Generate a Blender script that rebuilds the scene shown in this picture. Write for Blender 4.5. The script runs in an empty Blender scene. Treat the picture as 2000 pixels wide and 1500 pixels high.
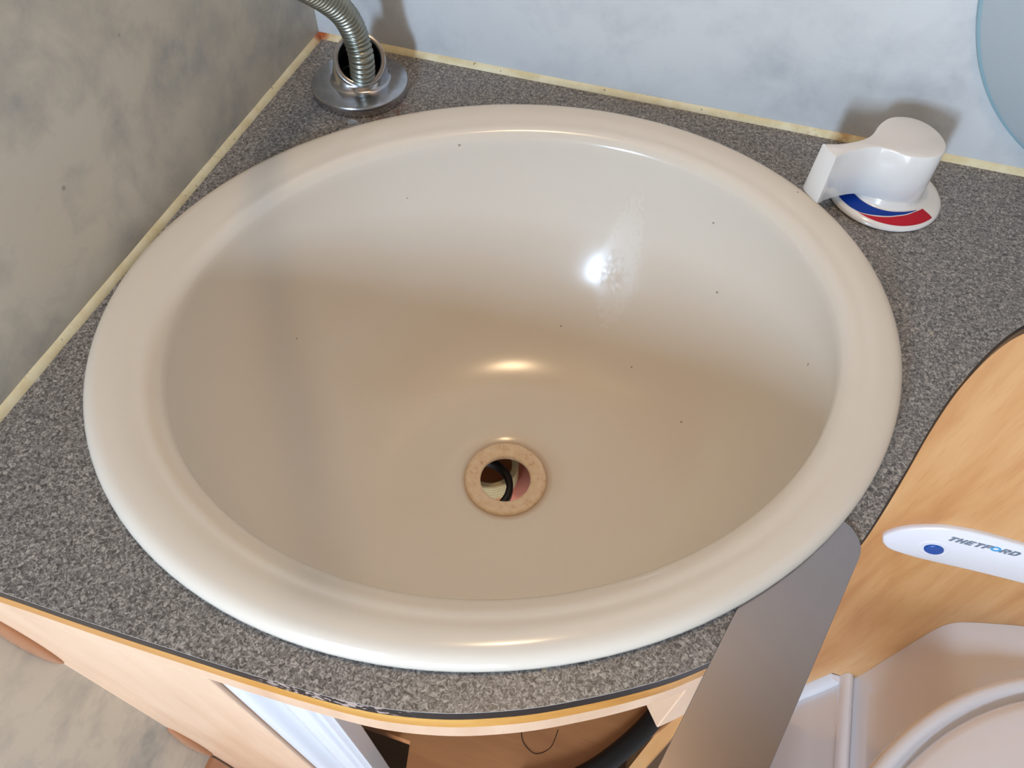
import bpy, bmesh, math, random
from mathutils import Vector, Matrix, geometry, noise as mnoise
S = bpy.context.scene
COL = S.collection
PI = math.pi
random.seed(4)

# ------------------------------------------------------------------ camera, light, exposure
# metres; origin = back-left corner of the worktop surface (z = 0), x along the back wall, -y into the room
CAM = Vector((0.27738386, -0.4474939, 0.3))
Rx = Vector((0.95342796, 0.30131556, 0.01356708))       # image right
Ry = Vector((0.25283609, -0.77388296, -0.58067123))     # image down
Rz = Vector((-0.16446594, 0.55705844, -0.81402509))     # forward
cd = bpy.data.cameras.new('camera'); cam = bpy.data.objects.new('camera', cd); COL.objects.link(cam)
M = Matrix(((Rx.x, -Ry.x, -Rz.x, CAM.x), (Rx.y, -Ry.y, -Rz.y, CAM.y), (Rx.z, -Ry.z, -Rz.z, CAM.z), (0, 0, 0, 1)))
cam.matrix_world = M
cd.sensor_width = 36; cd.lens = 27.0; cd.clip_start = 0.005; cd.clip_end = 50
S.camera = cam
S.view_settings.view_transform = 'Standard'; S.view_settings.look = 'None'
S.view_settings.gamma = 1; S.view_settings.use_curve_mapping = False
S.view_settings.exposure = 0.06

w = bpy.data.worlds.new('world'); S.world = w; w.use_nodes = True
w.node_tree.nodes['Background'].inputs[0].default_value = (0.62, 0.72, 0.85, 1)
w.node_tree.nodes['Background'].inputs[1].default_value = 0.6

def area(name, loc, target, sx, sy, power, color):
    l = bpy.data.lights.new(name, 'AREA'); l.shape = 'RECTANGLE'; l.size = sx; l.size_y = sy
    l.energy = power; l.color = color
    o = bpy.data.objects.new(name, l); COL.objects.link(o); o.location = loc
    o.rotation_euler = (Vector(target) - Vector(loc)).to_track_quat('-Z', 'Y').to_euler()
    return o
# daylight from the small window in the front wall
area('window_daylight', (0.0, -1.30, 0.33), (0.25, -0.1, 0.02), 0.18, 0.26, 18.5, (0.57, 0.76, 1.0))
# warm ceiling lamp over the toilet side
def lamp_light(name, loc, power, radius, color):
    l = bpy.data.lights.new(name, 'POINT'); l.energy = power; l.shadow_soft_size = radius; l.color = color
    o = bpy.data.objects.new(name, l); COL.objects.link(o); o.location = loc
    return o
lamp_light('ceiling_lamp_light', (0.24, -0.26, 1.00), 5.4, 0.045, (1.0, 0.732, 0.44))
# added soft fill, low in front, brightens toilet, cabinet and lower left wall
area('low_front_fill', (0.36, -1.30, -0.30), (0.4, -0.3, -0.3), 0.5, 0.66, 7.0, (0.88, 0.92, 1.0))

# ------------------------------------------------------------------ node helpers
def new_mat(name):
    m = bpy.data.materials.new(name); m.use_nodes = True
    nt = m.node_tree; b = nt.nodes['Principled BSDF']
    return m, nt, b
def srgb(r, g, b):
    f = lambda c: (c / 12.92 if c <= 0.04045 else ((c + 0.055) / 1.055) ** 2.4)
    return (f(r / 255), f(g / 255), f(b / 255), 1)
def mapping(nt, scale=(1, 1, 1), rot=(0, 0, 0), loc=(0, 0, 0)):
    tc = nt.nodes.new('ShaderNodeTexCoord'); mp = nt.nodes.new('ShaderNodeMapping')
    nt.links.new(tc.outputs['Object'], mp.inputs[0])
    mp.inputs['Scale'].default_value = scale; mp.inputs['Rotation'].default_value = rot; mp.inputs['Location'].default_value = loc
    return mp.outputs[0]
def noise(nt, vec, scale, detail=3, rough=0.5, dist=0.0):
    n = nt.nodes.new('ShaderNodeTexNoise'); nt.links.new(vec, n.inputs['Vector'])
    n.inputs['Scale'].default_value = scale; n.inputs['Detail'].default_value = detail
    n.inputs['Roughness'].default_value = rough; n.inputs['Distortion'].default_value = dist
    return n.outputs['Fac']
def ramp(nt, fac, stops, interp='LINEAR'):
    r = nt.nodes.new('ShaderNodeValToRGB'); nt.links.new(fac, r.inputs[0]); cr = r.color_ramp; cr.interpolation = interp
    while len(cr.elements) < len(stops): cr.elements.new(0.5)
    for e, (p, c) in zip(cr.elements, stops): e.position = p; e.color = c
    return r.outputs[0]
def mix(nt, fac, a, b, mode='MIX'):
    n = nt.nodes.new('ShaderNodeMix'); n.data_type = 'RGBA'; n.blend_type = mode
    for sock, v in ((n.inputs[0], fac), (n.inputs[6], a), (n.inputs[7], b)):
        if isinstance(v, (int, float, tuple)): sock.default_value = v
        else: nt.links.new(v, sock)
    return n.outputs[2]
def math_n(nt, op, a, b=None, clamp=False):
    n = nt.nodes.new('ShaderNodeMath'); n.operation = op; n.use_clamp = clamp
    for sock, v in zip(n.inputs, (a, b)):
        if v is None: continue
        if isinstance(v, (int, float)): sock.default_value = v
        else: nt.links.new(v, sock)
    return n.outputs[0]
def dist_mask(nt, center, r0, r1, scl=(1, 1, 1)):
    """1 inside r0 of center, 0 outside r1 (object space)"""
    tc = nt.nodes.new('ShaderNodeTexCoord'); d = nt.nodes.new('ShaderNodeVectorMath'); d.operation = 'SUBTRACT'
    nt.links.new(tc.outputs['Object'], d.inputs[0]); d.inputs[1].default_value = center
    m2 = nt.nodes.new('ShaderNodeVectorMath'); m2.operation = 'MULTIPLY'; nt.links.new(d.outputs[0], m2.inputs[0]); m2.inputs[1].default_value = scl
    ln = nt.nodes.new('ShaderNodeVectorMath'); ln.operation = 'LENGTH'; nt.links.new(m2.outputs[0], ln.inputs[0])
    mr = nt.nodes.new('ShaderNodeMapRange'); nt.links.new(ln.outputs['Value'], mr.inputs[0])
    mr.inputs[1].default_value = r0; mr.inputs[2].default_value = r1; mr.inputs[3].default_value = 1; mr.inputs[4].default_value = 0
    return mr.outputs[0]
def bump(nt, b, h, strength, dist=0.001):
    n = nt.nodes.new('ShaderNodeBump'); n.inputs['Strength'].default_value = strength; n.inputs['Distance'].default_value = dist
    nt.links.new(h, n.inputs['Height']); nt.links.new(n.outputs[0], b.inputs['Normal'])
def plain(name, col, rough=0.4, metal=0.0, coat=0.0, var=0.05, vscale=60):
    m, nt, b = new_mat(name); v = mapping(nt)
    n = noise(nt, v, vscale, 3)
    c2 = tuple(max(0, c * (1 - var * 2)) for c in col[:3]) + (1,)
    nt.links.new(mix(nt, n, col, c2), b.inputs['Base Color'])
    b.inputs['Roughness'].default_value = rough; b.inputs['Metallic'].default_value = metal; b.inputs['Coat Weight'].default_value = coat
    return m

MAT = {}
# marbled wallpaper
def wallpaper(name, a, bcol, c, warm, strength=1.0):
    m, nt, b = new_mat(name)
    v = mapping(nt, (1, 1, 1))
    n1 = noise(nt, v, 13, 6, 0.6, 0.5); n2 = noise(nt, v, 44, 5, 0.62, 0.3); n3 = noise(nt, v, 7, 2, 0.5)
    f = math_n(nt, 'ADD', math_n(nt, 'MULTIPLY', n1, 0.62), math_n(nt, 'MULTIPLY', n2, 0.38))
    base = ramp(nt, f, [(0.36, a), (0.46, bcol), (0.56, c), (0.68, c)])
    tint = mix(nt, math_n(nt, 'MULTIPLY', ramp(nt, n3, [(0.45, (0, 0, 0, 1)), (0.62, (1, 1, 1, 1))]), 0.5), base, warm, 'MULTIPLY')
    vo = nt.nodes.new('ShaderNodeTexVoronoi'); nt.links.new(v, vo.inputs['Vector']); vo.inputs['Scale'].default_value = 34
    spot = ramp(nt, vo.outputs['Distance'], [(0.0, (1, 1, 1, 1)), (0.035, (1, 1, 1, 1)), (0.05, (0, 0, 0, 1))])
    rs = nt.nodes.new('ShaderNodeSeparateColor'); nt.links.new(vo.outputs['Color'], rs.inputs[0])
    keep = math_n(nt, 'GREATER_THAN', rs.outputs[0], 0.9)
    out = mix(nt, math_n(nt, 'MULTIPLY', math_n(nt, 'MULTIPLY', spot, keep), 0.5), tint, srgb(110, 100, 90))
    nt.links.new(out, b.inputs['Base Color']); b.inputs['Roughness'].default_value = 0.42
    bump(nt, b, noise(nt, v, 90, 3), 0.12, 0.001)
    return m
MAT['paper_shaded'] = wallpaper('marbled_wallpaper_shaded', srgb(158, 160, 156), srgb(186, 182, 172), srgb(204, 198, 184), (1.0, 0.97, 0.92, 1))  # same paper as the back wall, darker and warmer: shade put into its colour
MAT['paper_lit'] = wallpaper('marbled_wallpaper_lit', srgb(188, 192, 194), srgb(203, 205, 206), srgb(212, 214, 214), (1.0, 0.98, 0.96, 1))  # lit copy of that paper, brighter and cooler: daylight put into its colour
MAT['ceiling'] = plain('ceiling_board', srgb(168, 142, 116), 0.6)
MAT['floor'] = plain('floor_vinyl', srgb(120, 100, 80), 0.5, var=0.1)

# laminate
m, nt, b = new_mat('speckled_grey_laminate'); v = mapping(nt)
sp = noise(nt, v, 620, 2, 0.6, 1.2); bg = noise(nt, v, 12, 3)
c1 = ramp(nt, sp, [(0.34, srgb(74, 71, 70)), (0.47, srgb(121, 118, 116)), (0.56, srgb(154, 150, 146)), (0.68, srgb(200, 194, 186))])
c2 = mix(nt, math_n(nt, 'MULTIPLY', bg, 0.3), c1, srgb(96, 90, 84))
rustm = math_n(nt, 'MULTIPLY', dist_mask(nt, (0.078, -0.062, 0), 0.006, 0.016), ramp(nt, noise(nt, v, 160, 4), [(0.45, (0, 0, 0, 1)), (0.6, (1, 1, 1, 1))]))
c3 = mix(nt, math_n(nt, 'MULTIPLY', rustm, 0.6), c2, srgb(110, 62, 34))
vo = nt.nodes.new('ShaderNodeTexVoronoi'); nt.links.new(v, vo.inputs['Vector']); vo.inputs['Scale'].default_value = 55
rs = nt.nodes.new('ShaderNodeSeparateColor'); nt.links.new(vo.outputs['Color'], rs.inputs[0])
sp2 = math_n(nt, 'MULTIPLY', math_n(nt, 'LESS_THAN', vo.outputs['Distance'], 0.06), math_n(nt, 'GREATER_THAN', rs.outputs[1], 0.86))
c4 = mix(nt, math_n(nt, 'MULTIPLY', sp2, 0.7), c3, srgb(190, 178, 150))
nt.links.new(c4, b.inputs['Base Color']); b.inputs['Roughness'].default_value = 0.34; bump(nt, b, sp, 0.18, 0.0004)
MAT['laminate'] = m
MAT['lam_edge'] = plain('laminate_core_edge', srgb(176, 168, 158), 0.5)
# black edging with worn, chipped places
m, nt, b = new_mat('worn_black_edging'); v = mapping(nt)
chips = ramp(nt, noise(nt, v, 330, 2, 0.5), [(0.53, (0, 0, 0, 1)), (0.56, (1, 1, 1, 1))])
zone = dist_mask(nt, (0.195, -0.4, -0.004), 0.020, 0.034, (1, 1, 1))
nt.links.new(mix(nt, math_n(nt, 'MULTIPLY', chips, zone), srgb(26, 19, 21), srgb(176, 156, 146)), b.inputs['Base Color'])
b.inputs['Roughness'].default_value = 0.4
MAT['edging'] = m

# sink
SCUFF = (0.2425, -0.0925, -0.045)
m, nt, b = new_mat('cream_sink_acrylic'); v = mapping(nt)
base = mix(nt, noise(nt, v, 8, 2), srgb(232, 223, 209), srgb(227, 215, 198))
ringst = dist_mask(nt, (0.2095, -0.2245, -0.13), 0.0255, 0.0295)
base = mix(nt, math_n(nt, 'MULTIPLY', ringst, 0.5), base, srgb(178, 130, 84))
vo = nt.nodes.new('ShaderNodeTexVoronoi'); nt.links.new(v, vo.inputs['Vector']); vo.inputs['Scale'].default_value = 75
rs = nt.nodes.new('ShaderNodeSeparateColor'); nt.links.new(vo.outputs['Color'], rs.inputs[0])
spk = math_n(nt, 'MULTIPLY', math_n(nt, 'LESS_THAN', vo.outputs['Distance'], 0.065), math_n(nt, 'GREATER_THAN', rs.outputs[0], 0.90))
base = mix(nt, math_n(nt, 'MULTIPLY', spk, 0.55), base, srgb(96, 66, 40))
sc = math_n(nt, 'MULTIPLY', dist_mask(nt, (0.2454, -0.324, -0.03), 0.004, 0.016, (0.8, 1, 0.6)), ramp(nt, noise(nt, v, 130, 4), [(0.45, (0, 0, 0, 1)), (0.62, (1, 1, 1, 1))]))
base = mix(nt, math_n(nt, 'MULTIPLY', sc, 0.6), base, srgb(120, 112, 100))
nt.links.new(base, b.inputs['Base Color'])
wn = noise(nt, mapping(nt, (1, 1, 0.4)), 420, 3)
sw = dist_mask(nt, SCUFF, 0.014, 0.034, (2.0, 0.8, 0.4))
rr = nt.nodes.new('ShaderNodeMapRange'); nt.links.new(math_n(nt, 'MULTIPLY', ramp(nt, wn, [(0.3, (0.35, 0.35, 0.35, 1)), (0.65, (1, 1, 1, 1))]), sw), rr.inputs[0]); rr.inputs[3].default_value = 0.16; rr.inputs[4].default_value = 0.5
nt.links.new(rr.outputs[0], b.inputs['Roughness']); b.inputs['Specular IOR Level'].default_value = 0.5
MAT['sink'] = m
m, nt, b = new_mat('stained_drain_ring'); v = mapping(nt)
n = noise(nt, v, 240, 4, 0.6)
c = ramp(nt, n, [(0.30, srgb(206, 162, 122)), (0.42, srgb(228, 200, 166)), (0.7, srgb(236, 214, 184))])
nt.links.new(c, b.inputs['Base Color']); b.inputs['Roughness'].default_value = 0.45
MAT['drain'] = m
MAT['salmon'] = plain('salmon_plastic', srgb(246, 160, 136), 0.5, vscale=200)
MAT['threadcream'] = plain('cream_threaded_plastic', srgb(252, 238, 190), 0.4, var=0.12, vscale=400)
MAT['rubber'] = plain('black_rubber', srgb(14, 13, 13), 0.5)
MAT['pipebrown'] = plain('brown_pipe_inside', srgb(226, 170, 120), 0.5)

# wood
def wood(name, light, mid, dark, grain='z', rough=0.38):
    m, nt, b = new_mat(name)
    sc = {'z': (1, 1, 0.09), 'x': (0.09, 1, 1)}[grain]
    v = mapping(nt, sc); v2 = mapping(nt, tuple(0.35 if s < 1 else 1 for s in sc))
    n1 = noise(nt, v, 55, 4, 0.55, 0.4); n2 = noise(nt, v2, 11, 3, 0.5, 0.8); n3 = noise(nt, v, 420, 2, 0.5)
    f = math_n(nt, 'ADD', math_n(nt, 'MULTIPLY', n1, 0.5), math_n(nt, 'MULTIPLY', n2, 0.5))
    c = ramp(nt, f, [(0.34, dark), (0.5, mid), (0.64, light)])
    c = mix(nt, math_n(nt, 'MULTIPLY', ramp(nt, n3, [(0.58, (0, 0, 0, 1)), (0.7, (1, 1, 1, 1))]), 0.25), c, dark)
    nt.links.new(c, b.inputs['Base Color']); b.inputs['Roughness'].default_value = rough
    return m
MAT['beech'] = wood('beech_laminate', srgb(222, 174, 120), srgb(210, 156, 100), srgb(190, 130, 76))
MAT['beech_pale'] = wood('pale_beech_front', srgb(234, 200, 170), srgb(227, 190, 158), srgb(214, 174, 140))
MAT['beech_dark'] = wood('brown_shelf_wood', srgb(196, 134, 84), srgb(182, 120, 72), srgb(158, 98, 58), 'x')
MAT['goldstrip'] = wood('varnished_gold_strip', srgb(232, 176, 92), srgb(214, 150, 70), srgb(186, 122, 54), 'x', 0.25)
MAT['brownplastic'] = plain('brown_plastic', srgb(172, 116, 80), 0.25, coat=0.4)
# chrome
def metal(name, col, rough, nscale, stretch=(1, 1, 1), rv=0.15, dk=0.8):
    m, nt, b = new_mat(name); v = mapping(nt, stretch)
    n = noise(nt, v, nscale, 4, 0.6)
    mr = nt.nodes.new('ShaderNodeMapRange'); nt.links.new(n, mr.inputs[0]); mr.inputs[1].default_value = .3; mr.inputs[2].default_value = .7
    mr.inputs[3].default_value = rough; mr.inputs[4].default_value = rough + rv
    nt.links.new(mr.outputs[0], b.inputs['Roughness']); b.inputs['Metallic'].default_value = 1
    c2 = tuple(c * dk for c in col[:3]) + (1,)
    nt.links.new(mix(nt, ramp(nt, n, [(0.4, (0, 0, 0, 1)), (0.65, (1, 1, 1, 1))]), col, c2), b.inputs['Base Color'])
    return m
MAT['chrome'] = metal('worn_chrome', srgb(196, 196, 200), 0.14, 90)
MAT['hose'] = metal('steel_hose', srgb(158, 160, 150), 0.28, 120)
MAT['steel'] = metal('brushed_steel', srgb(164, 160, 163), 0.22, 30, (1, 1, 1), 0.03, 0.96)
MAT['white'] = plain('white_plastic', srgb(238, 240, 246), 0.22, coat=0.3, var=0.01)
MAT['tapwhite'] = plain('tap_white_plastic', srgb(238, 234, 228), 0.18, coat=0.4, var=0.01)
MAT['blue'] = plain('blue_print', srgb(16, 78, 196), 0.3, var=0.02)
MAT['red'] = plain('red_print', srgb(236, 44, 66), 0.3, var=0.02)
MAT['greyprint'] = plain('grey_lettering', srgb(120, 134, 150), 0.4, var=0.02)
MAT['skyprint'] = plain('light_blue_lettering', srgb(70, 170, 226), 0.4, var=0.02)
MAT['button'] = plain('blue_button_plastic', srgb(18, 84, 170), 0.25, coat=0.5, var=0.02)
MAT['toilet'] = plain('toilet_plastic', srgb(234, 236, 242), 0.14, coat=0.3, var=0.02, vscale=10)
MAT['disc'] = plain('pale_disc_plastic', srgb(162, 171, 175), 0.45, var=0.02)
MAT['disc_edge'] = plain('pale_blue_disc_edge', srgb(140, 172, 182), 0.3, var=0.02)
# sealant
m, nt, b = new_mat('aged_sealant'); v = mapping(nt)
n = noise(nt, v, 70, 4, 0.6)
c = ramp(nt, n, [(0.35, srgb(222, 206, 160)), (0.6, srgb(236, 226, 190))])
rz = dist_mask(nt, (0, 0, 0.002), 0.004, 0.018)
c = mix(nt, math_n(nt, 'MULTIPLY', rz, 0.5), c, srgb(206, 150, 80))
rz2 = math_n(nt, 'MULTIPLY', dist_mask(nt, (0, 0, 0.004), 0.003, 0.007), 0.9)
c = mix(nt, rz2, c, srgb(168, 72, 24))
rz3 = math_n(nt, 'MULTIPLY', dist_mask(nt, (0.35, 0, 0.002), 0.006, 0.03), ramp(nt, noise(nt, v, 150, 3), [(0.45, (0, 0, 0, 1)), (0.62, (1, 1, 1, 1))]))
c = mix(nt, math_n(nt, 'MULTIPLY', rz3, 0.7), c, srgb(176, 120, 50))
mould = math_n(nt, 'MULTIPLY', ramp(nt, noise(nt, v, 420, 2), [(0.7, (0, 0, 0, 1)), (0.74, (1, 1, 1, 1))]), 0.6)
c = mix(nt, mould, c, srgb(70, 56, 44))
nt.links.new(c, b.inputs['Base Color']); b.inputs['Roughness'].default_value = 0.45
MAT['sealant'] = m

# ------------------------------------------------------------------ mesh helpers
def link(name, bm, mats, parent=None, smooth=False, recalc=True):
    if recalc: bmesh.ops.recalc_face_normals(bm, faces=bm.faces)
    me = bpy.data.meshes.new(name); bm.to_mesh(me); bm.free()
    if not isinstance(mats, (list, tuple)): mats = [mats]
    for mm in mats: me.materials.append(mm)
    if smooth:
        for p in me.polygons: p.use_smooth = True
    o = bpy.data.objects.new(name, me); COL.objects.link(o)
    if parent: o.parent = parent; o.matrix_parent_inverse = parent.matrix_world.inverted() if False else Matrix.Translation(-parent.location)
    return o
def auto_smooth(o, angle=35):
    for p in o.data.polygons: p.use_smooth = True
    for e in [None]: pass
    me = o.data; bm = bmesh.new(); bm.from_mesh(me)
    for e in bm.edges:
        if len(e.link_faces) == 2 and e.calc_face_angle(0) > math.radians(angle): e.smooth = False
    bm.to_mesh(me); bm.free()
    return o
def bevel(o, wd, seg=3, angle=35):
    md = o.modifiers.new('bevel', 'BEVEL'); md.width = wd; md.segments = seg; md.limit_method = 'ANGLE'; md.angle_limit = math.radians(angle)
    for p in o.data.polygons: p.use_smooth = True
    md.harden_normals = False
    wn = o.modifiers.new('wn', 'WEIGHTED_NORMAL'); wn.keep_sharp = True
    return o
def thing(name, label, cat, loc=(0, 0, 0), group=None):
    o = bpy.data.objects.new(name, None); COL.objects.link(o); o.location = loc; o.empty_display_size = 0.02
    o['label'] = label; o['category'] = cat
    if group: o['group'] = group
    return o
def tag(o, label, cat, group=None):
    o['label'] = label; o['category'] = cat
    if group: o['group'] = group
    return o
def struct(o): o['kind'] = 'structure'; return o
def box(bm, x0, x1, y0, y1, z0, z1):
    vs = [bm.verts.new((x, y, z)) for x in (x0, x1) for y in (y0, y1) for z in (z0, z1)]
    for f in ((0, 1, 3, 2), (4, 6, 7, 5), (0, 4, 5, 1), (2, 3, 7, 6), (0, 2, 6, 4), (1, 5, 7, 3)): bm.faces.new([vs[i] for i in f])
def boxobj(name, dims, mat, parent=None, bv=0):
    bm = bmesh.new(); box(bm, *dims); o = link(name, bm, mat, parent)
    if bv: bevel(o, bv)
    return o
def loft(bm, rings, cap0=False, cap1=False, closed=True, mi=0):
    vr = [[bm.verts.new(p) for p in r] for r in rings]
    for a, c in zip(vr, vr[1:]):
        n = len(a)
        for i in range(n if closed else n - 1):
            f = bm.faces.new((a[i], a[(i + 1) % n], c[(i + 1) % n], c[i])); f.material_index = mi
    if cap0: bm.faces.new(vr[0])
    if cap1: bm.faces.new(vr[-1][::-1])
    return vr
def lathe(bm, prof, cx, cy, n=64, cap0=False, cap1=False):
    return loft(bm, [[(cx + r * math.cos(2 * PI * i / n), cy + r * math.sin(2 * PI * i / n), z) for i in range(n)] for r, z in prof], cap0, cap1)
def extrude_poly(bm, pts, z0, z1, fz=None):
    """solid prism from a 2D outline"""
    fz = fz or (lambda x, y, z: (x, y, z))
    a = [bm.verts.new(fz(x, y, z0)) for x, y in pts]; c = [bm.verts.new(fz(x, y, z1)) for x, y in pts]
    n = len(pts)
    for i in range(n): bm.faces.new((a[i], a[(i + 1) % n], c[(i + 1) % n], c[i]))
    for vs in (a, c):
        tris = geometry.tessellate_polygon([[v.co for v in vs]])
        bm.faces.new(vs)
    return a, c
def catmull(pts, sub=8, closed=False):
    pts = [Vector(p) for p in pts]; out = []; n = len(pts)
    rng = range(n) if closed else range(n - 1)
    for i in rng:
        g = lambda k: pts[k % n] if closed else pts[max(0, min(n - 1, k))]
        p0, p1, p2, p3 = g(i - 1), g(i), g(i + 1), g(i + 2)
        for s in range(sub):
            t = s / sub
            out.append(0.5 * ((2 * p1) + (p2 - p0) * t + (2 * p0 - 5 * p1 + 4 * p2 - p3) * t * t + (3 * p1 - p0 - 3 * p2 + p3) * t ** 3))
    if not closed: out.append(pts[-1])
    return out
def tube(bm, path, rad, n=12, cap=True):
    """rad: float or function of index; parallel transport frame"""
    path = [Vector(p) for p in path]; rings = []; nrm = None
    for i, p in enumerate(path):
        t = (path[min(i + 1, len(path) - 1)] - path[max(i - 1, 0)]).normalized()
        if nrm is None: nrm = t.orthogonal().normalized()
        nrm = (nrm - t * nrm.dot(t)).normalized(); bn = t.cross(nrm)
        r = rad(i) if callable(rad) else rad
        rings.append([p + (nrm * math.cos(2 * PI * k / n) + bn * math.sin(2 * PI * k / n)) * r for k in range(n)])
    loft(bm, rings, cap, cap)

# ------------------------------------------------------------------ the room
WX, WY = -0.0026, 0.0026
FZ, CZ = -0.8, 1.15
RX, FY = 1.25, -1.35
o = struct(boxobj('wall_left', (WX - 0.03, WX, FY, WY, FZ, CZ), MAT['paper_shaded']))
o = struct(boxobj('wall_back', (WX - 0.03, RX, WY, WY + 0.03, FZ, CZ), MAT['paper_lit']))
struct(boxobj('wall_right', (RX, RX + 0.03, FY, WY + 0.03, FZ, CZ), MAT['paper_lit']))
# front wall with the window opening
bm = bmesh.new()
wx0, wx1, wz0, wz1 = -0.0, 0.30, 0.16, 0.62
for d in ((WX - 0.03, wx0, FY - 0.03, FY, 0.10, CZ), (wx1, RX + 0.03, FY - 0.03, FY, 0.10, CZ), (wx0, wx1, FY - 0.03, FY, 0.10, wz0), (wx0, wx1, FY - 0.03, FY, wz1, CZ), (WX - 0.03, 0.08, FY - 0.03, FY, FZ, 0.10), (0.64, RX + 0.03, FY - 0.03, FY, FZ, 0.10)): box(bm, *d)
struct(link('wall_front', bm, MAT['paper_lit']))
struct(boxobj('floor', (WX - 0.03, RX + 0.03, FY - 0.03, WY + 0.03, FZ - 0.03, FZ), MAT['floor']))
struct(boxobj('ceiling', (WX - 0.03, RX + 0.03, FY - 0.03, WY + 0.03, CZ, CZ + 0.03), MAT['ceiling']))

# ------------------------------------------------------------------ worktop
EC = Vector((0.2, -0.2064)); EANG = math.radians(28.4)       # sink axis
def ell(c, a, b_, z, n=128, ang=EANG, p=2.0):
    out = []
    for i in range(n):
        t = 2 * PI * i / n; u = a * math.cos(t); v_ = b_ * math.sin(t)
        out.append((c[0] + u * math.cos(ang) - v_ * math.sin(ang), c[1] + u * math.sin(ang) + v_ * math.cos(ang), z))
    return out
edge_pts = [(-0.004, -0.4035), (0.026, -0.403), (0.0532, -0.4025), (0.0823, -0.4024), (0.1092, -0.402), (0.1304, -0.4015), (0.1532, -0.4010), (0.1786, -0.4),
            (0.2026, -0.3984), (0.2200, -0.3958), (0.2383, -0.3913), (0.2542, -0.3857), (0.2699, -0.379), (0.2854, -0.371), (0.301, -0.3622),
            (0.3166, -0.3522), (0.3282, -0.3431), (0.342, -0.331), (0.356, -0.315), (0.3695, -0.296), (0.3811, -0.2749), (0.3892, -0.2563), (0.3987, -0.2328), (0.4088, -0.2068),
            (0.4197, -0.1819), (0.4313, -0.160), (0.4432, -0.1405), (0.4557, -0.1245), (0.470, -0.1125), (0.49, -0.1045), (0.515, -0.101), (0.56, -0.1)]
edge = [Vector((p[0], p[1])) for p in catmull([(x, y, 0) for x, y in edge_pts], 4)]
def offset_line(line, d):
    """shift a plan polyline by d towards its left (inwards, into the worktop)"""
    out = []
    for i, p in enumerate(line):
        t = (line[min(i + 1, len(line) - 1)] - line[max(i - 1, 0)]).normalized()
        out.append(p + Vector((-t.y, t.x)) * d)
    return out
outline = [(p.x, p.y) for p in edge] + [(1.2, -0.1), (1.2, WY), (WX, WY)]
hole = [(p[0], p[1]) for p in ell(EC, 0.186, 0.160, 0, 96)]
def slab(bm, z0, z1):
    for z in (z0, z1):
        loops = [[Vector((x, y, z)) for x, y in outline], [Vector((x, y, z)) for x, y in hole]]
        flat = [bm.verts.new(v) for l in loops for v in l]
        for t in geometry.tessellate_polygon(loops):
            try: bm.faces.new([flat[i] for i in t])
            except ValueError: pass
        if z == z0: lo = flat
        else: hi = flat
    n = len(outline); m_ = len(hole); side = []
    for i in range(n): side.append(bm.faces.new((lo[i], lo[(i + 1) % n], hi[(i + 1) % n], hi[i])))
    for i in range(m_): side.append(bm.faces.new((lo[n + i], hi[n + i], hi[n + (i + 1) % m_], lo[n + (i + 1) % m_])))
    return side
wt = thing('worktop', 'dark grey speckled worktop with a curved worn black front edge around the sink', 'worktop', (0.2, -0.3, -0.012))
bm = bmesh.new()
for f in slab(bm, -0.0009, 0.0): f.material_index = 1
link('laminate_surface', bm, [MAT['laminate'], MAT['lam_edge']], wt)
bm = bmesh.new(); slab(bm, -0.0105, -0.0009)
def bulge(d):
    base = offset_line(edge, -1.0); out = []
    for p, q in zip(edge, base):
        k = min(1.0, max(0.12, (p.x - 0.36) / 0.03)); out.append(p + (q - p) * d * k)
    return out
for zz0, zz1, d0, d1 in ((-0.0100, -0.0095, 0.0002, 0.0012), (-0.0095, -0.0026, 0.0012, 0.0012), (-0.0026, -0.0012, 0.0012, 0.0002)):
    la, lb = bulge(d0), bulge(d1)
    va = [bm.verts.new((p.x, p.y, zz0)) for p in la]; vb = [bm.verts.new((p.x, p.y, zz1)) for p in lb]
    for i in range(len(la) - 1): bm.faces.new((va[i], va[i + 1], vb[i + 1], vb[i]))
bmesh.ops.remove_doubles(bm, verts=bm.verts, dist=1e-6)
o = link('edge_band', bm, MAT['edging'], wt); o['label'] = 'black chipped edge band'

# sealant beads in the wall joints
def bead(name, a, b_, nrm):
    a = Vector(a); b_ = Vector(b_); nrm = Vector(nrm); bm = bmesh.new()
    prof = [(-0.0026, 0.0), (0.0004, 0.0), (0.0002, 0.0007), (-0.0008, 0.0022), (-0.0021, 0.0034), (-0.0026, 0.0036)]
    rings = []
    for i in range(61):
        p = a.lerp(b_, i / 60)
        j = 0.0003 * mnoise.noise(p * 60)
        rings.append([p + nrm * (u + (j if k in (1, 2) else 0)) + Vector((0, 0, z + (j if k > 2 else 0))) for k, (u, z) in enumerate(prof)])
    loft(bm, rings, True, True, closed=True)
    o = link(name, bm, MAT['sealant']); auto_smooth(o, 50); return struct(o)
bead('trim_1', (0, -0.4035, 0), (0, 0.0022, 0), (1, 0, 0))
bead('trim_2', (-0.0022, 0, 0), (1.2, 0, 0), (0, -1, 0))

# ------------------------------------------------------------------ sink
DC = Vector((0.2088, -0.2250)); DZ = -0.13
sk = thing('sink', 'large oval cream sink with a wide smooth rim set in the dark worktop', 'sink', (0.2, -0.2064, 0.0015))
rings = []
def er(da, z, c=EC): return ell(c, 0.2005 + da, 0.1731 + da, z)
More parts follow.
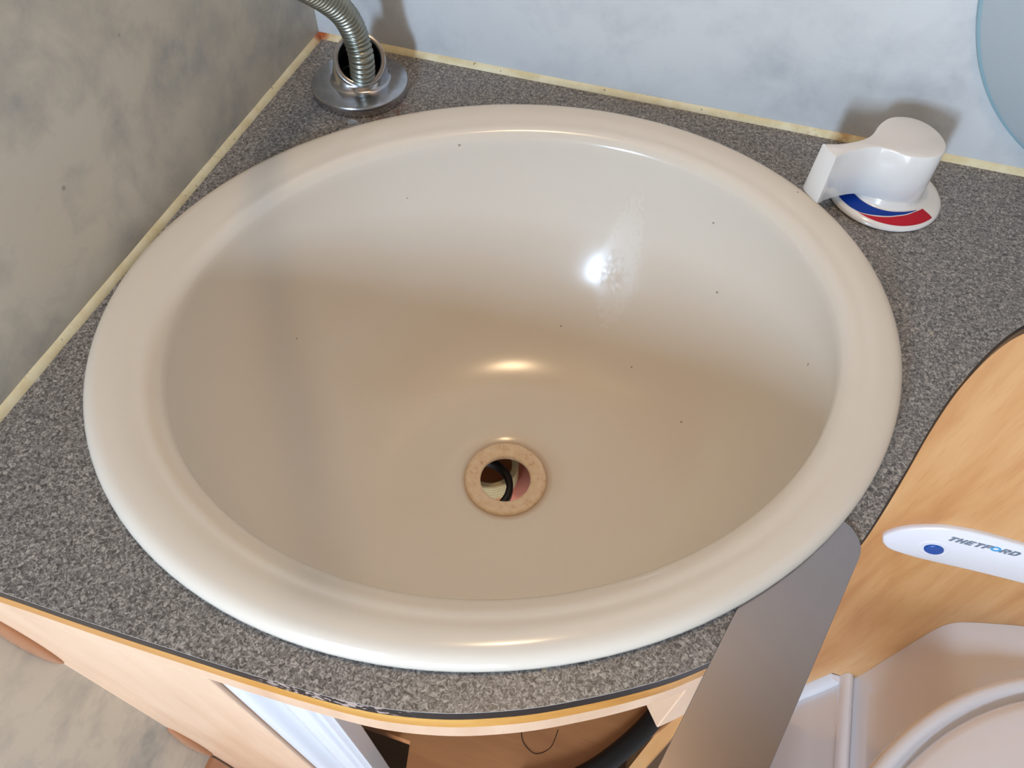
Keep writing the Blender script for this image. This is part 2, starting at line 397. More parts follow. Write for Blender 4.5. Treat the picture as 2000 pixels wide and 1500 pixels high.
# underside, outer lip, crown of the rim
rings.append(ell(EC, 0.1855, 0.1595, 0.0028)); rings.append(er(-0.004, 0.0028)); rings.append(er(-0.0008, 0.0022)); rings.append(er(0, 0.003))
for k in range(1, 9):
    a = PI / 2 * k / 8
    rings.append(er(-0.0085 * (1 - math.cos(a)), 0.003 + 0.0075 * math.sin(a)))
IC = Vector((0.2035, -0.2075)); IA, IB = 0.1750, 0.1505        # inner lip ellipse
for t in (0.25, 0.5, 0.75, 0.92):
    c = EC.lerp(IC, t); a_ = (0.192) * (1 - t) + (IA + 0.003) * t; b_ = (0.1646) * (1 - t) + (IB + 0.003) * t
    rings.append(ell(c, a_, b_, 0.0105 + 0.0006 * math.sin(t * PI) - 0.0012 * t))
for k in range(0, 7):                                            # roll into the bowl
    a = math.radians(68) * k / 6; r = 0.010
    rings.append(ell(IC, IA + 0.002 - r * math.sin(a), IB + 0.002 - r * math.sin(a), 0.0093 - r * (1 - math.cos(a))))
z_s = 0.0093 - 0.010 * (1 - math.cos(math.radians(68))); a_s = IA + 0.002 - 0.010 * math.sin(math.radians(68)); b_s = IB + 0.002 - 0.010 * math.sin(math.radians(68))
NB = 34
for k in range(1, NB + 1):
    u = k / NB
    ph = u * PI / 2
    s = max(0.0, math.cos(ph)) ** 0.68; dd = math.sin(ph) ** 1.02           # radius share and depth share
    z = z_s + (DZ + 0.0006 - z_s) * dd
    q = dd ** 1.3
    c = IC.lerp(DC, q)
    rr_ = 0.0235
    rings.append(ell(c, rr_ + (a_s - rr_) * s, rr_ + (b_s - rr_) * s, z))
# drain recess going down, so the bowl has a hole
rings.append(ell(DC, 0.0205, 0.0205, DZ - 0.004)); rings.append(ell(DC, 0.0205, 0.0205, DZ - 0.010))
# outside of the bowl, back up to the rim
rings.append(ell(DC, 0.0285, 0.0285, DZ - 0.010)); rings.append(ell(DC, 0.0285, 0.0285, DZ - 0.004))
for k in range(NB, 0, -2):
    u = k / NB; ph = u * PI / 2; s = max(0.0, math.cos(ph)) ** 0.68; dd = math.sin(ph) ** 1.02
    z = z_s + (DZ - 0.0035 - z_s) * dd; c = IC.lerp(DC, dd ** 1.3)
    rings.append(ell(c, 0.0285 + (a_s + 0.004 - 0.0285) * s, 0.0285 + (b_s + 0.004 - 0.0285) * s, z))
rings.append(ell(IC, 0.1760, 0.1515, -0.002))
rings.append(rings[0])
bm = bmesh.new(); loft(bm, rings); bmesh.ops.remove_doubles(bm, verts=bm.verts, dist=1e-6)
o = link('basin_shell', bm, MAT['sink'], sk, smooth=True)
# drain ring
bm = bmesh.new()
lathe(bm, [(0.0170, DZ - 0.004), (0.0158, DZ - 0.0006), (0.0158, DZ + 0.0006), (0.0172, DZ + 0.0010), (0.0200, DZ + 0.0018), (0.0230, DZ + 0.0026), (0.0248, DZ + 0.0024), (0.0257, DZ + 0.0014), (0.0258, DZ + 0.0002), (0.0235, DZ - 0.001), (0.020, DZ - 0.004), (0.0170, DZ - 0.004)], DC.x, DC.y, 80)
o = link('drain_ring', bm, MAT['drain'], sk, smooth=True); o['label'] = 'stained beige drain ring with an open hole'

# waste fitting seen through the hole
def unproj_z(u, v, z):
    d = Rx * (u - 1000) + Ry * (v - 750) + Rz * 1500
    t = (z - CAM.z) / d.z; return CAM + d * t
wf = thing('waste_pipe', 'disconnected waste pipe collar with a black seal, seen through the open drain hole', 'pipe', (0.2, -0.2, -0.235))
p = unproj_z(940, 946, -0.150)
bm = bmesh.new(); lathe(bm, [(0.0166, -0.1560), (0.0166, -0.1504), (0.0180, -0.1500), (0.0206, -0.1502), (0.0210, -0.1510), (0.0210, -0.1560), (0.0166, -0.1560)], p.x, p.y, 72)
link('seal_ring', bm, MAT['rubber'], wf, smooth=True)
p = unproj_z(958, 905, -0.166)
bm = bmesh.new(); prof = [(0.0150, -0.1662), (0.0158, -0.1658), (0.0185, -0.1660)]
for k in range(20): prof.append((0.0196 if k % 4 < 2 else 0.0182, -0.1665 - k * 0.0009))
prof += [(0.0150, prof[-1][1]), (0.0150, -0.1662)]
lathe(bm, prof, p.x, p.y, 72); link('threaded_collar', bm, MAT['threadcream'], wf)
bm = bmesh.new(); lathe(bm, [(0.0, -0.186), (0.0146, -0.187), (0.0148, -0.1675), (0.01495, -0.1675), (0.0150, -0.2345), (0.0170, -0.2345), (0.0170, -0.1840)], p.x, p.y, 48)  # added floor disc closes the pipe high up so light reaches the brown
link('inner_pipe', bm, MAT['pipebrown'], wf, smooth=True)
p = unproj_z(1040, 940, -0.186)
bm = bmesh.new(); lathe(bm, [(0.0, -0.1855), (0.016, -0.1860), (0.0250, -0.189), (0.0270, -0.195), (0.0270, -0.2345), (0, -0.2345)], p.x, p.y, 48)
link('trap_cup', bm, MAT['salmon'], wf, smooth=True)['label'] = 'salmon pink plastic trap cup'

# ------------------------------------------------------------------ hose outlet and steel hose
FC = (0.0506, -0.0458)
ho = thing('hose_outlet', 'chrome hose outlet with a round flange and slanted collar in the worktop corner', 'fitting', (FC[0], FC[1], 0))
bm = bmesh.new()
lathe(bm, [(0.0, 0.0001), (0.0308, 0.0001), (0.0312, 0.0006), (0.0314, 0.0058), (0.0309, 0.0067), (0.0296, 0.0071), (0.024, 0.0076), (0.0195, 0.0081), (0.016, 0.0081), (0.0, 0.0081)], FC[0], FC[1], 80)
o = link('flange', bm, MAT['chrome'], ho); auto_smooth(o, 40)
RC = Vector((0.0545, -0.0485, 0.0232)); nn = Vector((0.30, -0.62, 0.62)).normalized()
ux = nn.cross(Vector((0, 0, 1))).normalized(); uy = ux.cross(nn) * -1
uy = nn.cross(ux)
def oring(r, c, up=0.0, n=64):
    return [Vector(c) + ux * r * math.cos(2 * PI * i / n) + uy * r * math.sin(2 * PI * i / n) + nn * up for i in range(n)]
def cring(r, z, n=64):
    h = Vector((ux.x, ux.y, 0)).normalized(); k = Vector((-h.y, h.x, 0))
    sgn = 1 if uy.dot(k) > 0 else -1
    return [Vector((FC[0] + 0.0005, FC[1] + 0.0005, z)) + h * r * math.cos(2 * PI * i / n) + k * sgn * r * math.sin(2 * PI * i / n) for i in range(n)]
def lerp_ring(a, b_, t): return [p.lerp(q, t) for p, q in zip(a, b_)]
bot_o, top_o = cring(0.0184, 0.0080), oring(0.0164, RC)
bot_i, top_i = cring(0.0148, 0.0082), oring(0.0130, RC)
bm = bmesh.new()
rg = [cring(0.0204, 0.0076), cring(0.0190, 0.0084)] + [lerp_ring(bot_o, top_o, t) for t in (0.2, 0.4, 0.6, 0.8, 0.97)]
rg += [oring(0.0162, RC, 0.0005), oring(0.0156, RC, 0.0008), oring(0.0138, RC, 0.0008), oring(0.0132, RC, 0.0005), top_i] + [lerp_ring(bot_i, top_i, t) for t in (0.6, 0.3, 0.0)]
loft(bm, rg); o = link('slanted_collar', bm, MAT['chrome'], ho); auto_smooth(o, 50)
bm = bmesh.new(); loft(bm, [lerp_ring(bot_i, top_i, 0.75), lerp_ring(bot_i, top_i, 0.1)]); bmesh.ops.scale(bm, vec=(0.995,) * 3, verts=bm.verts, space=Matrix.Translation(-RC))
loft(bm, [cring(0.0140, 0.0086), cring(0.001, 0.0086)])
link('dark_inner_sleeve', bm, MAT['rubber'], ho, smooth=True, recalc=False)

hp = [unproj_z(709, 160, 0.0095), unproj_z(707, 118, 0.027), unproj_z(699, 84, 0.037), unproj_z(688, 54, 0.047),
      unproj_z(668, 22, 0.060), unproj_z(632, -6, 0.074), unproj_z(585, -32, 0.090), unproj_z(530, -60, 0.108), unproj_z(470, -95, 0.13), unproj_z(420, -150, 0.16), unproj_z(380, -240, 0.20), unproj_z(340, -380, 0.26)]
path = catmull(hp, 40)
for _ in range(400):
    path = [path[0]] + [(path[i - 1] + path[i] * 2 + path[i + 1]) / 4 for i in range(1, len(path) - 1)] + [path[-1]]
# resample evenly
L = [0]
for a_, b_ in zip(path, path[1:]): L.append(L[-1] + (b_ - a_).length)
STEP = 0.00038; PITCH = 0.0031; rs_ = []; j = 0; s = 0
while s < L[-1]:
    while L[j + 1] < s: j += 1
    t = (s - L[j]) / (L[j + 1] - L[j]); rs_.append(path[j].lerp(path[j + 1], t)); s += STEP
def hrad(i):
    ph = (i * STEP / PITCH) % 1.0
    return 0.0072 + 0.0009 * (math.sin(PI * ph / 0.82) ** 0.4 if 0 < ph < 0.82 else -0.5)
bm = bmesh.new(); tube(bm, rs_, hrad, 32)
o = link('shower_hose', bm, MAT['hose'], None, smooth=True)
tag(o, 'ribbed steel shower hose rising out of the chrome outlet', 'hose')

# ------------------------------------------------------------------ mixer tap
TC = (0.3826, -0.0441)
tp = thing('mixer_tap', 'white plastic mixer tap with a lever handle and a blue and red dial', 'tap', (TC[0], TC[1], 0))
tprof = [(0.0315, 0.0002), (0.0323, 0.001), (0.0322, 0.0018), (0.0312, 0.0030), (0.0290, 0.0040), (0.0250, 0.0049), (0.0208, 0.0056), (0.0199, 0.0064), (0.0192, 0.0085), (0.0186, 0.0098), (0.0160, 0.0100)]
bm = bmesh.new(); lathe(bm, [(0, 0.0002)] + tprof + [(0.0, 0.0100)], TC[0], TC[1], 96)
bmesh.ops.remove_doubles(bm, verts=bm.verts, dist=1e-6)
o = link('dial_plate', bm, MAT['tapwhite'], tp); auto_smooth(o, 45)
def zdome(r):
    pr = tprof[1:7]
    for (r1, z1), (r2, z2) in zip(pr, pr[1:]):
        if r2 <= r <= r1: return z1 + (z2 - z1) * (r1 - r) / (r1 - r2)
    return pr[-1][1] if r < pr[-1][0] else pr[0][1]
def interp(tab, a):
    if a <= tab[0][0]: return tab[0][1]
    for (a0, v0), (a1, v1) in zip(tab, tab[1:]):
        if a0 <= a <= a1:
            t = (a - a0) / (a1 - a0); t = t * t * (3 - 2 * t) if False else t; return v0 + (v1 - v0) * t
    return tab[-1][1]
def arc_mark(name, mat, a0, a1, inner, outer, up=0.00018):
    bm = bmesh.new(); rows = []
    for i in range(61):
        a = a0 + (a1 - a0) * i / 60; ri, ro = interp(inner, a), interp(outer, a); row = []
        for k in range(7):
            r = ri + (ro - ri) * k / 6
            row.append((TC[0] + r * math.cos(math.radians(a)), TC[1] + r * math.sin(math.radians(a)), zdome(r) + up))
        rows.append(row)
    vr = loft(bm, rows, closed=False)
    bmesh.ops.solidify(bm, geom=bm.faces[:], thickness=0.0001)
    return link(name, bm, mat, tp, smooth=True)
arc_mark('blue_mark', MAT['blue'], -154, -40, [(-154, .0214), (-136, .0212), (-68, .0212), (-50, .0219), (-40, .0226)], [(-154, .0296), (-128, .0290), (-117, .0284), (-97, .0257), (-73, .0235), (-52, .0228), (-40, .0227)])
arc_mark('red_mark', MAT['red'], -120, -31, [(-120, .0290), (-114, .0286), (-97, .0266), (-74, .0243), (-46, .0232), (-31, .0238)], [(-120, .02905), (-105, .0295), (-90, .0299), (-70, .0304), (-31, .0309)])
kn = [(0.3365, -0.0649), (0.3391, -0.0642), (0.3451, -0.0622), (0.351, -0.0588), (0.3562, -0.055), (0.3601, -0.0508), (0.3626, -0.0458), (0.3644, -0.0398), (0.367, -0.0341), (0.371, -0.029), (0.3765, -0.0262), (0.3827, -0.0255), (0.3889, -0.0273), (0.3943, -0.0315), (0.3983, -0.0373), (0.4004, -0.0436), (0.4001, -0.0495), (0.3984, -0.054), (0.3948, -0.0575), (0.3896, -0.06), (0.3837, -0.0612), (0.3771, -0.0606), (0.3711, -0.0592), (0.3664, -0.0588), (0.3611, -0.0605), (0.3546, -0.0647), (0.3483, -0.07), (0.3442, -0.075)]
kc = [Vector((x, y, 0)) for x, y in kn]
body = [(p.x, p.y) for p in catmull(kc, 4)]
for t in (0.06, 0.25, 0.5, 0.75, 0.94): body.append((0.3442 + (0.3365 - 0.3442) * t - 0.0004 * math.sin(PI * t), -0.075 + (0.0101) * t - 0.0003 * math.sin(PI * t)))
tipl = [(0.3425, -0.0745), (0.3395, -0.0705)]
poly = body
bm = bmesh.new(); nP = len(poly)
cxk = sum(p[0] for p in poly) / nP; cyk = sum(p[1] for p in poly) / nP
def kring(z, grow):
    out = []
    for i, p in enumerate(poly):
        q0 = Vector(poly[i - 1]); q1 = Vector(poly[(i + 1) % nP]); t = (q1 - Vector(p)).normalized() + (Vector(p) - q0).normalized()
        t = t.normalized() if t.length else Vector((1, 0))
        out.append((p[0] - t.y * grow, p[1] + t.x * grow, z))
    return out
# winding is clockwise, so +normal points outwards
loft(bm, [kring(0.0085, -0.0012), kring(0.0085, 0.0006), kring(0.0092, 0.0011), kring(0.024, 0.0006), kring(0.0390, 0.0), kring(0.0397, -0.0003), kring(0.0400, -0.0009)])
for z_, g_ in ((0.0085, -0.0012), (0.0400, -0.0009)):
    kr = [Vector(p) for p in kring(z_, g_)]; kv = [bm.verts.new(p) for p in kr]
    for t3 in geometry.tessellate_polygon([kr]): bm.faces.new([kv[i] for i in t3])
bmesh.ops.remove_doubles(bm, verts=bm.verts, dist=1e-6)
o = link('lever_handle', bm, MAT['tapwhite'], tp); auto_smooth(o, 40)

# ------------------------------------------------------------------ round pale disc on the back wall
R0, DCX, DCZ = 0.141, 0.5265, 0.139
bm = bmesh.new()
pr = [(0.0, 0.0), (R0, 0.0), (R0 + 0.0006, -0.0006), (R0, -0.0030), (R0 - 0.0015, -0.0036), (R0 - 0.003, -0.0037), (0.0, -0.0037)]
pr = [(r, y + WY - 0.0001) for r, y in pr]
loft(bm, [[(DCX + r * math.cos(2 * PI * i / 128), y, DCZ + r * math.sin(2 * PI * i / 128)) for i in range(128)] for r, y in pr])
bmesh.ops.remove_doubles(bm, verts=bm.verts, dist=1e-6)
for f in bm.faces:
    c = f.calc_center_median()
    if math.hypot(c.x - DCX, c.z - DCZ) > R0 - 0.0022: f.material_index = 1
o = link('wall_disc', bm, [MAT['disc'], MAT['disc_edge']]); auto_smooth(o, 50)
tag(o, 'large pale grey disc with a bluish rim fixed to the back wall beside the tap', 'wall disc')

# ------------------------------------------------------------------ vanity cabinet under the worktop
vc = thing('vanity_cabinet', 'beech vanity cabinet with an open curved front below the worktop', 'cabinet', (0.2, -0.38, FZ))
def curve_board(name, line, z0, z1, thick, mat, parent, bv=0, off=0.0):
    a = offset_line(line, off); c = offset_line(line, off + thick)
    bm = bmesh.new()
    rows = [[(p.x, p.y, z0) for p in a], [(p.x, p.y, z1) for p in a], [(p.x, p.y, z1) for p in c], [(p.x, p.y, z0) for p in c]]
    vr = [[bm.verts.new(v) for v in r] for r in rows]
    n = len(a)
    for k in range(4):
        r, q = vr[k], vr[(k + 1) % 4]
        for i in range(n - 1): bm.faces.new((r[i], r[i + 1], q[i + 1], q[i]))
    bm.faces.new([vr[k][0] for k in range(4)]); bm.faces.new([vr[k][-1] for k in range(4)][::-1])
    o = link(name, bm, mat, parent); auto_smooth(o, 30)
    if bv: bevel(o, bv, 2)
    return o
front = [p for p in edge if p.x < 0.372]
lfront = [p for p in edge if p.x < 0.1300]; lfront.append(Vector((0.1312, lfront[-1].y)))
curve_board('gold_strip', front, -0.0235, -0.0105, 0.012, MAT['goldstrip'], vc, 0, -0.0001)['label'] = 'orange varnished strip'
curve_board('top_rail', front, -0.0425, -0.0235, 0.014, MAT['beech_pale'], vc, 0.0008, 0.0002)
curve_board('front_panel', lfront, FZ, -0.0420, 0.010, MAT['beech_pale'], vc, 0.0006, 0.0002)
# right stile of the opening
stile = [p for p in edge if 0.3265 < p.x < 0.362]
curve_board('stile', stile, -0.120, -0.0425, 0.016, MAT['beech_pale'], vc, 0.0006, 0.0006)
# shelf inside
shelf_out = [(p.x, p.y) for p in offset_line([q for q in edge if q.x < 0.385], 0.010)]
bm = bmesh.new(); extrude_poly(bm, [(p_[0], p_[1]) for p_ in shelf_out if p_[0] > 0.195] + [(0.385, -0.03), (0.01, -0.03), (0.01, -0.37), (0.192, -0.37)], -0.25, -0.235)
link('shelf', bm, MAT['beech_dark'], vc)
curve_board('side_panel', [Vector((0.392, -0.246)), Vector((0.392, -0.118))], FZ, -0.0108, 0.012, MAT['beech'], vc)
sp_line = [p for p in edge if 0.362 <= p.x < 0.392]
curve_board('side_panel', sp_line, FZ, -0.0108, 0.010, MAT['beech'], vc, 0, 0.004)

# rear bulkhead panel behind the toilet
boxobj_ = boxobj('toilet_bulkhead', (0.385, 1.2, -0.11, -0.095, FZ, -0.0106), MAT['beech'])
tag(boxobj_, 'tall beech panel standing behind the toilet under the right of the worktop', 'panel')

# white ribbed folding door leaf bunched at the left of the opening
ribp = [(.1325, -.3992), (.1350, -.3996), (.1385, -.3975), (.1415, -.3900), (.1450, -.3865), (.1495, -.3890), (.1530, -.3950), (.1570, -.3950), (.1600, -.3925), (.1640, -.3930), (.1675, -.3960), (.1695, -.3930), (.1725, -.3945), (.1770, -.3950)]
fd = curve_board('folding_door', [Vector((p.x, p.y)) for p in catmull([(x, y, 0) for x, y in ribp], 4)], FZ + 0.01, -0.030, 0.0015, MAT['white'], vc)
fd['label'] = 'white ribbed folding door'
boxobj('edge_bar', (0.1772, 0.1810, -0.3952, -0.385, FZ + 0.01, -0.030), MAT['white'], fd, 0.0008)

# brown plastic joint blocks where the front panel meets the left wall
def lug(z0, z1, label):
    bm = bmesh.new(); rings = []
    N = 24
    for i in range(N + 1):
        t = i / N; wv = math.sin(PI * t) ** 0.5 if 0 < t < 1 else 0.02
        z = z0 + (z1 - z0) * t; r = 0.0060 * wv + 0.0003; d_ = 0.0042 * wv + 0.0003
        ring = [(WX + 0.0, -0.4028, z)]
        for k in range(9):
            a = PI / 2 * k / 8
            ring.append((WX + 0.0002 + r * 1.5 * math.cos(a), -0.4032 - d_ * math.sin(a), z))
        rings.append(ring)
    loft(bm, rings, True, True)
    o = link('joint_block', bm, MAT['brownplastic'], None, smooth=True)
    tag(o, label, 'joint block', 'brown joint blocks on the left wall'); auto_smooth(o, 50)
lug(-0.158, -0.060, 'brown plastic joint block on the left wall, upper one right under the worktop')
lug(-0.440, -0.330, 'brown plastic joint block on the left wall, lower one near the bottom of the photo')
struct(boxobj('baseboard_left', (WX, 0.0015, -0.62, -0.405, FZ, -0.44), MAT['brownplastic']))

# black waste hose lying in the cabinet
bp = [(0.225, -0.21, -0.2302), (0.0, 0, 0)]
pts = [unproj_z(u, v, -0.2285) for u, v in ((1330, 1250), (1322, 1310), (1300, 1368), (1262, 1420), (1210, 1468), (1150, 1510), (1080, 1540), (1000, 1560))]
bm = bmesh.new(); tube(bm, catmull(pts, 10), 0.0064, 20)
tag(link('waste_hose', bm, MAT['rubber'], None, smooth=True), 'black rubber hose curving over the brown cabinet shelf', 'hose')
hr = catmull([unproj_z(u, v, -0.2347) for u, v in ((1018, 1425), (1022, 1450), (1045, 1472), (1075, 1460), (1090, 1425))], 10)
bm = bmesh.new(); tube(bm, hr, 0.00022, 6)
tag(link('hair_strand', bm, MAT['rubber'], None, smooth=True), 'thin dark curled hair lying on the brown cabinet shelf', 'hair')

# ------------------------------------------------------------------ steel strip tucked under the sink rim
dv = Vector((0.2750, 0.9614)); nv = Vector((0.9614, -0.2750))
n0, n1, dt, de, rc = 0.4098, 0.4435, -0.1545, -0.42, 0.0125
sh = []
for k in range(9):
    a = PI / 2 * k / 8; sh.append((n1 - rc + rc * math.cos(a), dt - rc + rc * math.sin(a)))
for k in range(9):
    a = PI / 2 + PI / 2 * k / 8; sh.append((n0 + rc + rc * math.cos(a), dt - rc + rc * math.sin(a)))
for i in range(1, 25): sh.append((n0 + 0.0006 * i / 24, dt - rc + (de - dt + rc) * i / 24))
for i in range(24, -1, -1): sh.append((n1 - 0.0008 * i / 24, dt - rc + (de - dt + rc) * i / 24))
pl2 = [(nv * a + dv * b_) for a, b_ in sh]
bm = bmesh.new(); extrude_poly(bm, [(p.x, p.y) for p in pl2], 0.0004, 0.0014)
o = link('steel_strip', bm, MAT['steel']); bevel(o, 0.0003, 2)
tag(o, 'flat brushed steel strip with a rounded tip tucked under the sink rim', 'metal strip')

# ------------------------------------------------------------------ control panel
def yface(bm, outline2, y0, y1): return extrude_poly(bm, outline2, y0, y1, lambda x, z, y: (x, y, z))
YP = -0.11
top = [(0.4880, -0.2620), (0.4897, -0.2545), (0.4950, -0.2445), (0.5030, -0.2360), (0.5174, -0.2265), (0.5300, -0.2230), (0.5441, -0.2212), (0.5728, -0.2215), (0.6000, -0.2225)]
botl = [(0.6000, -0.2735), (0.5625, -0.2758), (0.5254, -0.2795), (0.5051, -0.2790), (0.4970, -0.2765), (0.4910, -0.2705)]
mir = lambda pts: [(1.2 - x, z) for x, z in pts[::-1]]
tl = [(p.x, p.y) for p in catmull([(x, z, 0) for x, z in top], 4)]
bl_ = [(p.x, p.y) for p in catmull([(x, z, 0) for x, z in botl], 4)]
full = tl[:-1] + mir(tl) + [(x, z) for x, z in mir(bl_)] + bl_[1:]
cp = thing('flush_control_panel', 'long white toilet control panel with a blue button on the beech panel', 'control panel', (0.6, YP, -0.25))
bm = bmesh.new(); n = len(full)
cxp = 0.6; czp = -0.249
def pring(y, s):
    out = []
    for i, p in enumerate(full):
        t = Vector(full[(i + 1) % n]) - Vector(full[i - 1]); t = t.normalized() if t.length > 1e-9 else Vector((1, 0))
        out.append((p[0] + t.y * s, y, p[1] - t.x * s))
    return out
loft(bm, [pring(YP + 0.0002, 0), pring(YP - 0.0022, 0), pring(YP - 0.0034, 0.0006), pring(YP - 0.0040, 0.0018)], True, True)
o = link('fascia', bm, MAT['white'], cp); auto_smooth(o, 40)
bx, bz = 0.5250, -0.2578
bm = bmesh.new()
loft(bm, [[(bx + r * math.cos(2 * PI * i / 48) * 1.0, YP - y, bz + r * math.sin(2 * PI * i / 48)) for i in range(48)] for r, y in ((0.0118, 0.0039), (0.0112, 0.0043), (0.0100, 0.0045), (0.0085, 0.0043), (0.0, 0.0043))])
link('button_surround', bm, MAT['white'], cp, smooth=True)
bm = bmesh.new()
loft(bm, [[(bx + r * math.cos(2 * PI * i / 48) * 1.0, YP - y, bz + r * 0.98 * math.sin(2 * PI * i / 48)) for i in range(48)] for r, y in ((0.0070, 0.0042), (0.0069, 0.0054), (0.0060, 0.0060), (0.0040, 0.0057), (0.0, 0.0055))])
o = link('button', bm, MAT['button'], cp, smooth=True); o['label'] = 'blue button'
# lettering: heavy slanted capitals, units 0..4 wide, 0..5 high
def bars(ch):
    if ch == 'T': return [[(0, 3.7), (4, 3.7), (4, 5), (0, 5)], [(1.25, 0), (2.75, 0), (2.75, 3.7), (1.25, 3.7)]]
    if ch == 'H': return [[(0, 0), (1.4, 0), (1.4, 5), (0, 5)], [(2.7, 0), (4.1, 0), (4.1, 5), (2.7, 5)], [(1.4, 1.9), (2.7, 1.9), (2.7, 3.1), (1.4, 3.1)]]
    if ch == 'E': return [[(0, 0), (1.4, 0), (1.4, 5), (0, 5)], [(1.4, 0), (3.8, 0), (3.8, 1.1), (1.4, 1.1)], [(1.4, 1.95), (3.5, 1.95), (3.5, 3.05), (1.4, 3.05)], [(1.4, 3.9), (3.8, 3.9), (3.8, 5), (1.4, 5)]]
    if ch == 'F': return [[(0, 0), (1.4, 0), (1.4, 5), (0, 5)], [(1.4, 1.8), (3.4, 1.8), (3.4, 3.0), (1.4, 3.0)], [(1.4, 3.8), (3.7, 3.8), (3.7, 5), (1.4, 5)]]
    if ch == 'R': return [[(0, 0), (1.4, 0), (1.4, 5), (0, 5)], [(1.4, 3.9), (3.1, 3.9), (3.1, 5), (1.4, 5)], [(2.8, 2.6), (4.1, 2.9), (4.1, 4.5), (3.1, 5), (2.8, 3.9)], [(1.4, 2.0), (3.2, 2.0), (4.1, 2.9), (2.8, 2.9), (1.4, 2.9)], [(1.8, 2.0), (3.2, 2.0), (4.4, 0), (2.8, 0)]]
    if ch == 'D': return [[(0, 0), (1.4, 0), (1.4, 5), (0, 5)], [(1.4, 0), (3.2, 0), (3.4, 1.1), (1.4, 1.1)], [(1.4, 3.9), (3.4, 3.9), (3.2, 5), (1.4, 5)], [(3.2, 0), (4.5, 1.1), (4.5, 3.9), (3.2, 5), (2.9, 3.9), (3.1, 2.5), (2.9, 1.1)]]
    return []
def letters(name, text, x0, mat):
    bm = bmesh.new(); u = 0.00148; w_ = 0.00124; zb = lambda X: -0.2400 + (X - 0.526) * 0.075
    X = x0
    for ch in text:
        for poly_ in bars(ch):
            pts = [(X + (a + b_ * 0.34) * w_, zb(X) + b_ * u * 0.92) for a, b_ in poly_]
            yface(bm, pts, YP - 0.0039, YP - 0.0043)
        X += w_ * (4.75 if ch in 'TEF' else 5.0)
    o = link(name, bm, mat, cp); return X
x_ = letters('lettering', 'THETF', 0.5262, MAT['greyprint'])
bm = bmesh.new(); oc = (x_ + 0.0032, -0.2400 + (x_ - 0.526) * 0.075 + 0.0035)
loft(bm, [[(oc[0] + r * math.cos(2 * PI * i / 40) * 1.05, YP - y, oc[1] + r * math.sin(2 * PI * i / 40)) for i in range(40)] for r, y in ((0.0018, 0.0039), (0.0018, 0.0043), (0.0034, 0.0043), (0.0034, 0.0039))])
link('ring_letter', bm, MAT['skyprint'], cp)['label'] = 'light blue letter O'
letters('lettering', 'RD', x_ + 0.0062, MAT['greyprint'])

# ------------------------------------------------------------------ toilet
to = thing('toilet', 'cream white plastic toilet with a closed rounded lid below the control panel', 'toilet', (0.75, -0.3, FZ))
prof = [(0.548, FZ), (0.5562, -0.69), (0.5640, -0.640), (0.5700, -0.596), (0.5690, -0.586), (0.5705, -0.575), (0.5745, -0.570), (0.5785, -0.572), (0.5815, -0.578), (0.5835, -0.572), (0.5850, -0.55), (0.5865, -0.50), (0.5885, -0.44), (0.5905, -0.405), (0.5930, -0.388), (0.5975, -0.3775), (0.6050, -0.3700), (0.6150, -0.3630), (0.6387, -0.3490), (0.67, -0.338), (0.72, -0.333), (0.80, -0.332), (0.95, -0.332), (1.0, -0.34), (1.01, -0.37), (1.01, FZ)]
pf = [(p.x, p.y) for p in catmull([(x, z, 0) for x, z in prof], 4)]
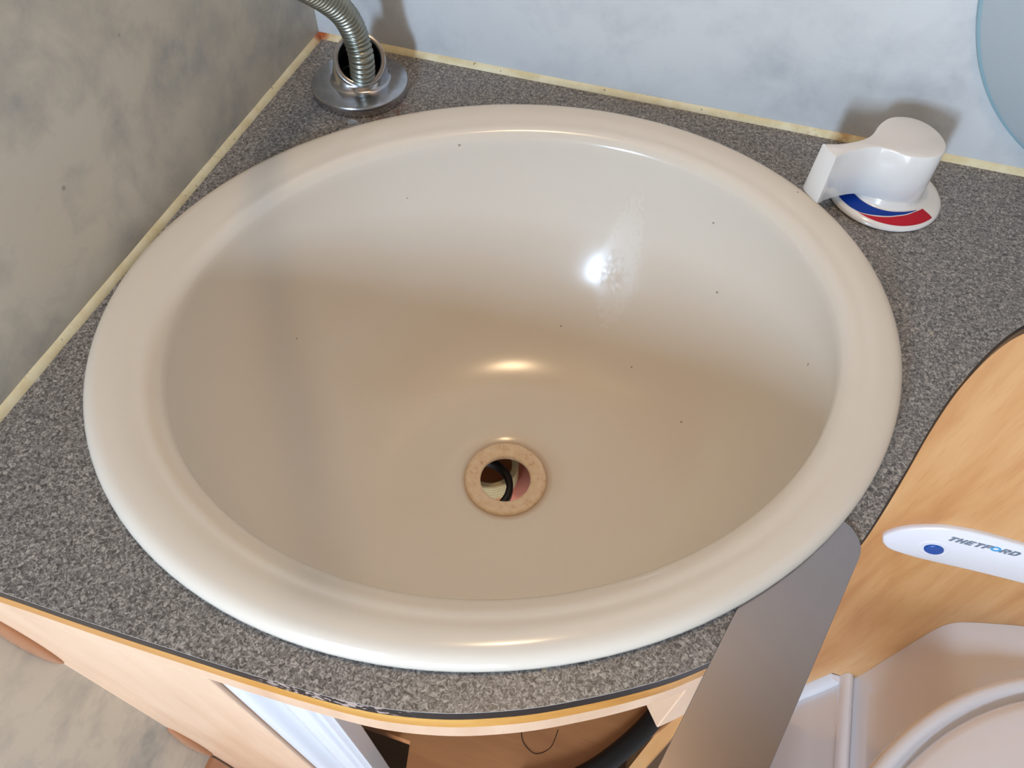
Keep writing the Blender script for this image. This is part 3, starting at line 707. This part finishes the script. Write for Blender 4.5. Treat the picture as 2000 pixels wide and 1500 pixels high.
# keep the tray upstand as its own part
bm = bmesh.new(); rings = []
for y, dz in ((-0.1102, 0), (-0.16, 0), (-0.22, -0.0), (-0.30, 0), (-0.40, 0)):
    rings.append([(x, y, z) for x, z in pf])
loft(bm, rings, True, True)
o = link('body', bm, MAT['toilet'], to); auto_smooth(o, 40)
bm = bmesh.new()
rings = []
for x, z in ((0.5725, -0.5870), (0.5640, -0.6400), (0.5560, -0.6900), (0.5470, -0.745)):
    rings.append([(x - 0.012, -0.1101, z + 0.002), (x - 0.013, -0.1101, z - 0.0), (x - 0.010, -0.1165, z), (x - 0.0035, -0.1175, z - 0.0), (x + 0.003, -0.1175, z - 0.0), (x + 0.003, -0.1101, z)])
# (small rounded strip where the moulding meets the panel)
loft(bm, rings, True, True); o = link('joint_strip', bm, MAT['white'], to); auto_smooth(o, 60)
# seat and lid
LP = [(.5127, -.2686), (.525, -.2462), (.5474, -.2199), (.5861, -.1876), (.626, -.1596)]
kx = 1.2
import numpy as np
Q = np.array([(x, y / kx) for x, y in LP]); A = np.c_[2 * Q, np.ones(5)]
sol = np.linalg.lstsq(A, (Q ** 2).sum(1), rcond=None)[0]; lr = math.sqrt(sol[2] + sol[0] ** 2 + sol[1] ** 2)
LC = (float(sol[0]), float(sol[1]) * kx)

def lring(s, z, n=128, dx=0): return [(LC[0] + (lr * s + dx) * math.cos(2 * PI * i / n), LC[1] + (lr * s + dx) * kx * math.sin(2 * PI * i / n), z) for i in range(n)]
bm = bmesh.new()
loft(bm, [lring(0.90, -0.352), lring(0.975, -0.352), lring(0.992, -0.349), lring(1.0, -0.342), lring(0.998, -0.335), lring(0.988, -0.331), lring(0.972, -0.3305), lring(0.958, -0.334), lring(0.948, -0.338), lring(0.90, -0.338)], True, True)
o = link('seat', bm, MAT['toilet'], to, smooth=True); auto_smooth(o, 60)
bm = bmesh.new()
loft(bm, [lring(0.90, -0.3375), lring(0.936, -0.3375), lring(0.940, -0.333), lring(0.934, -0.327), lring(0.915, -0.3235), lring(0.87, -0.319), lring(0.78, -0.313), lring(0.6, -0.307), lring(0.35, -0.303), lring(0.1, -0.302), lring(0.0001, -0.302)], True, False)
o = link('lid', bm, MAT['white'], to, smooth=True)
bm = bmesh.new()
loft(bm, [lring(0.55, FZ), lring(0.58, -0.72), lring(0.66, -0.55), lring(0.80, -0.42), lring(0.86, -0.37), lring(0.87, -0.352)], True, True)
link('bowl', bm, MAT['toilet'], to, smooth=True)
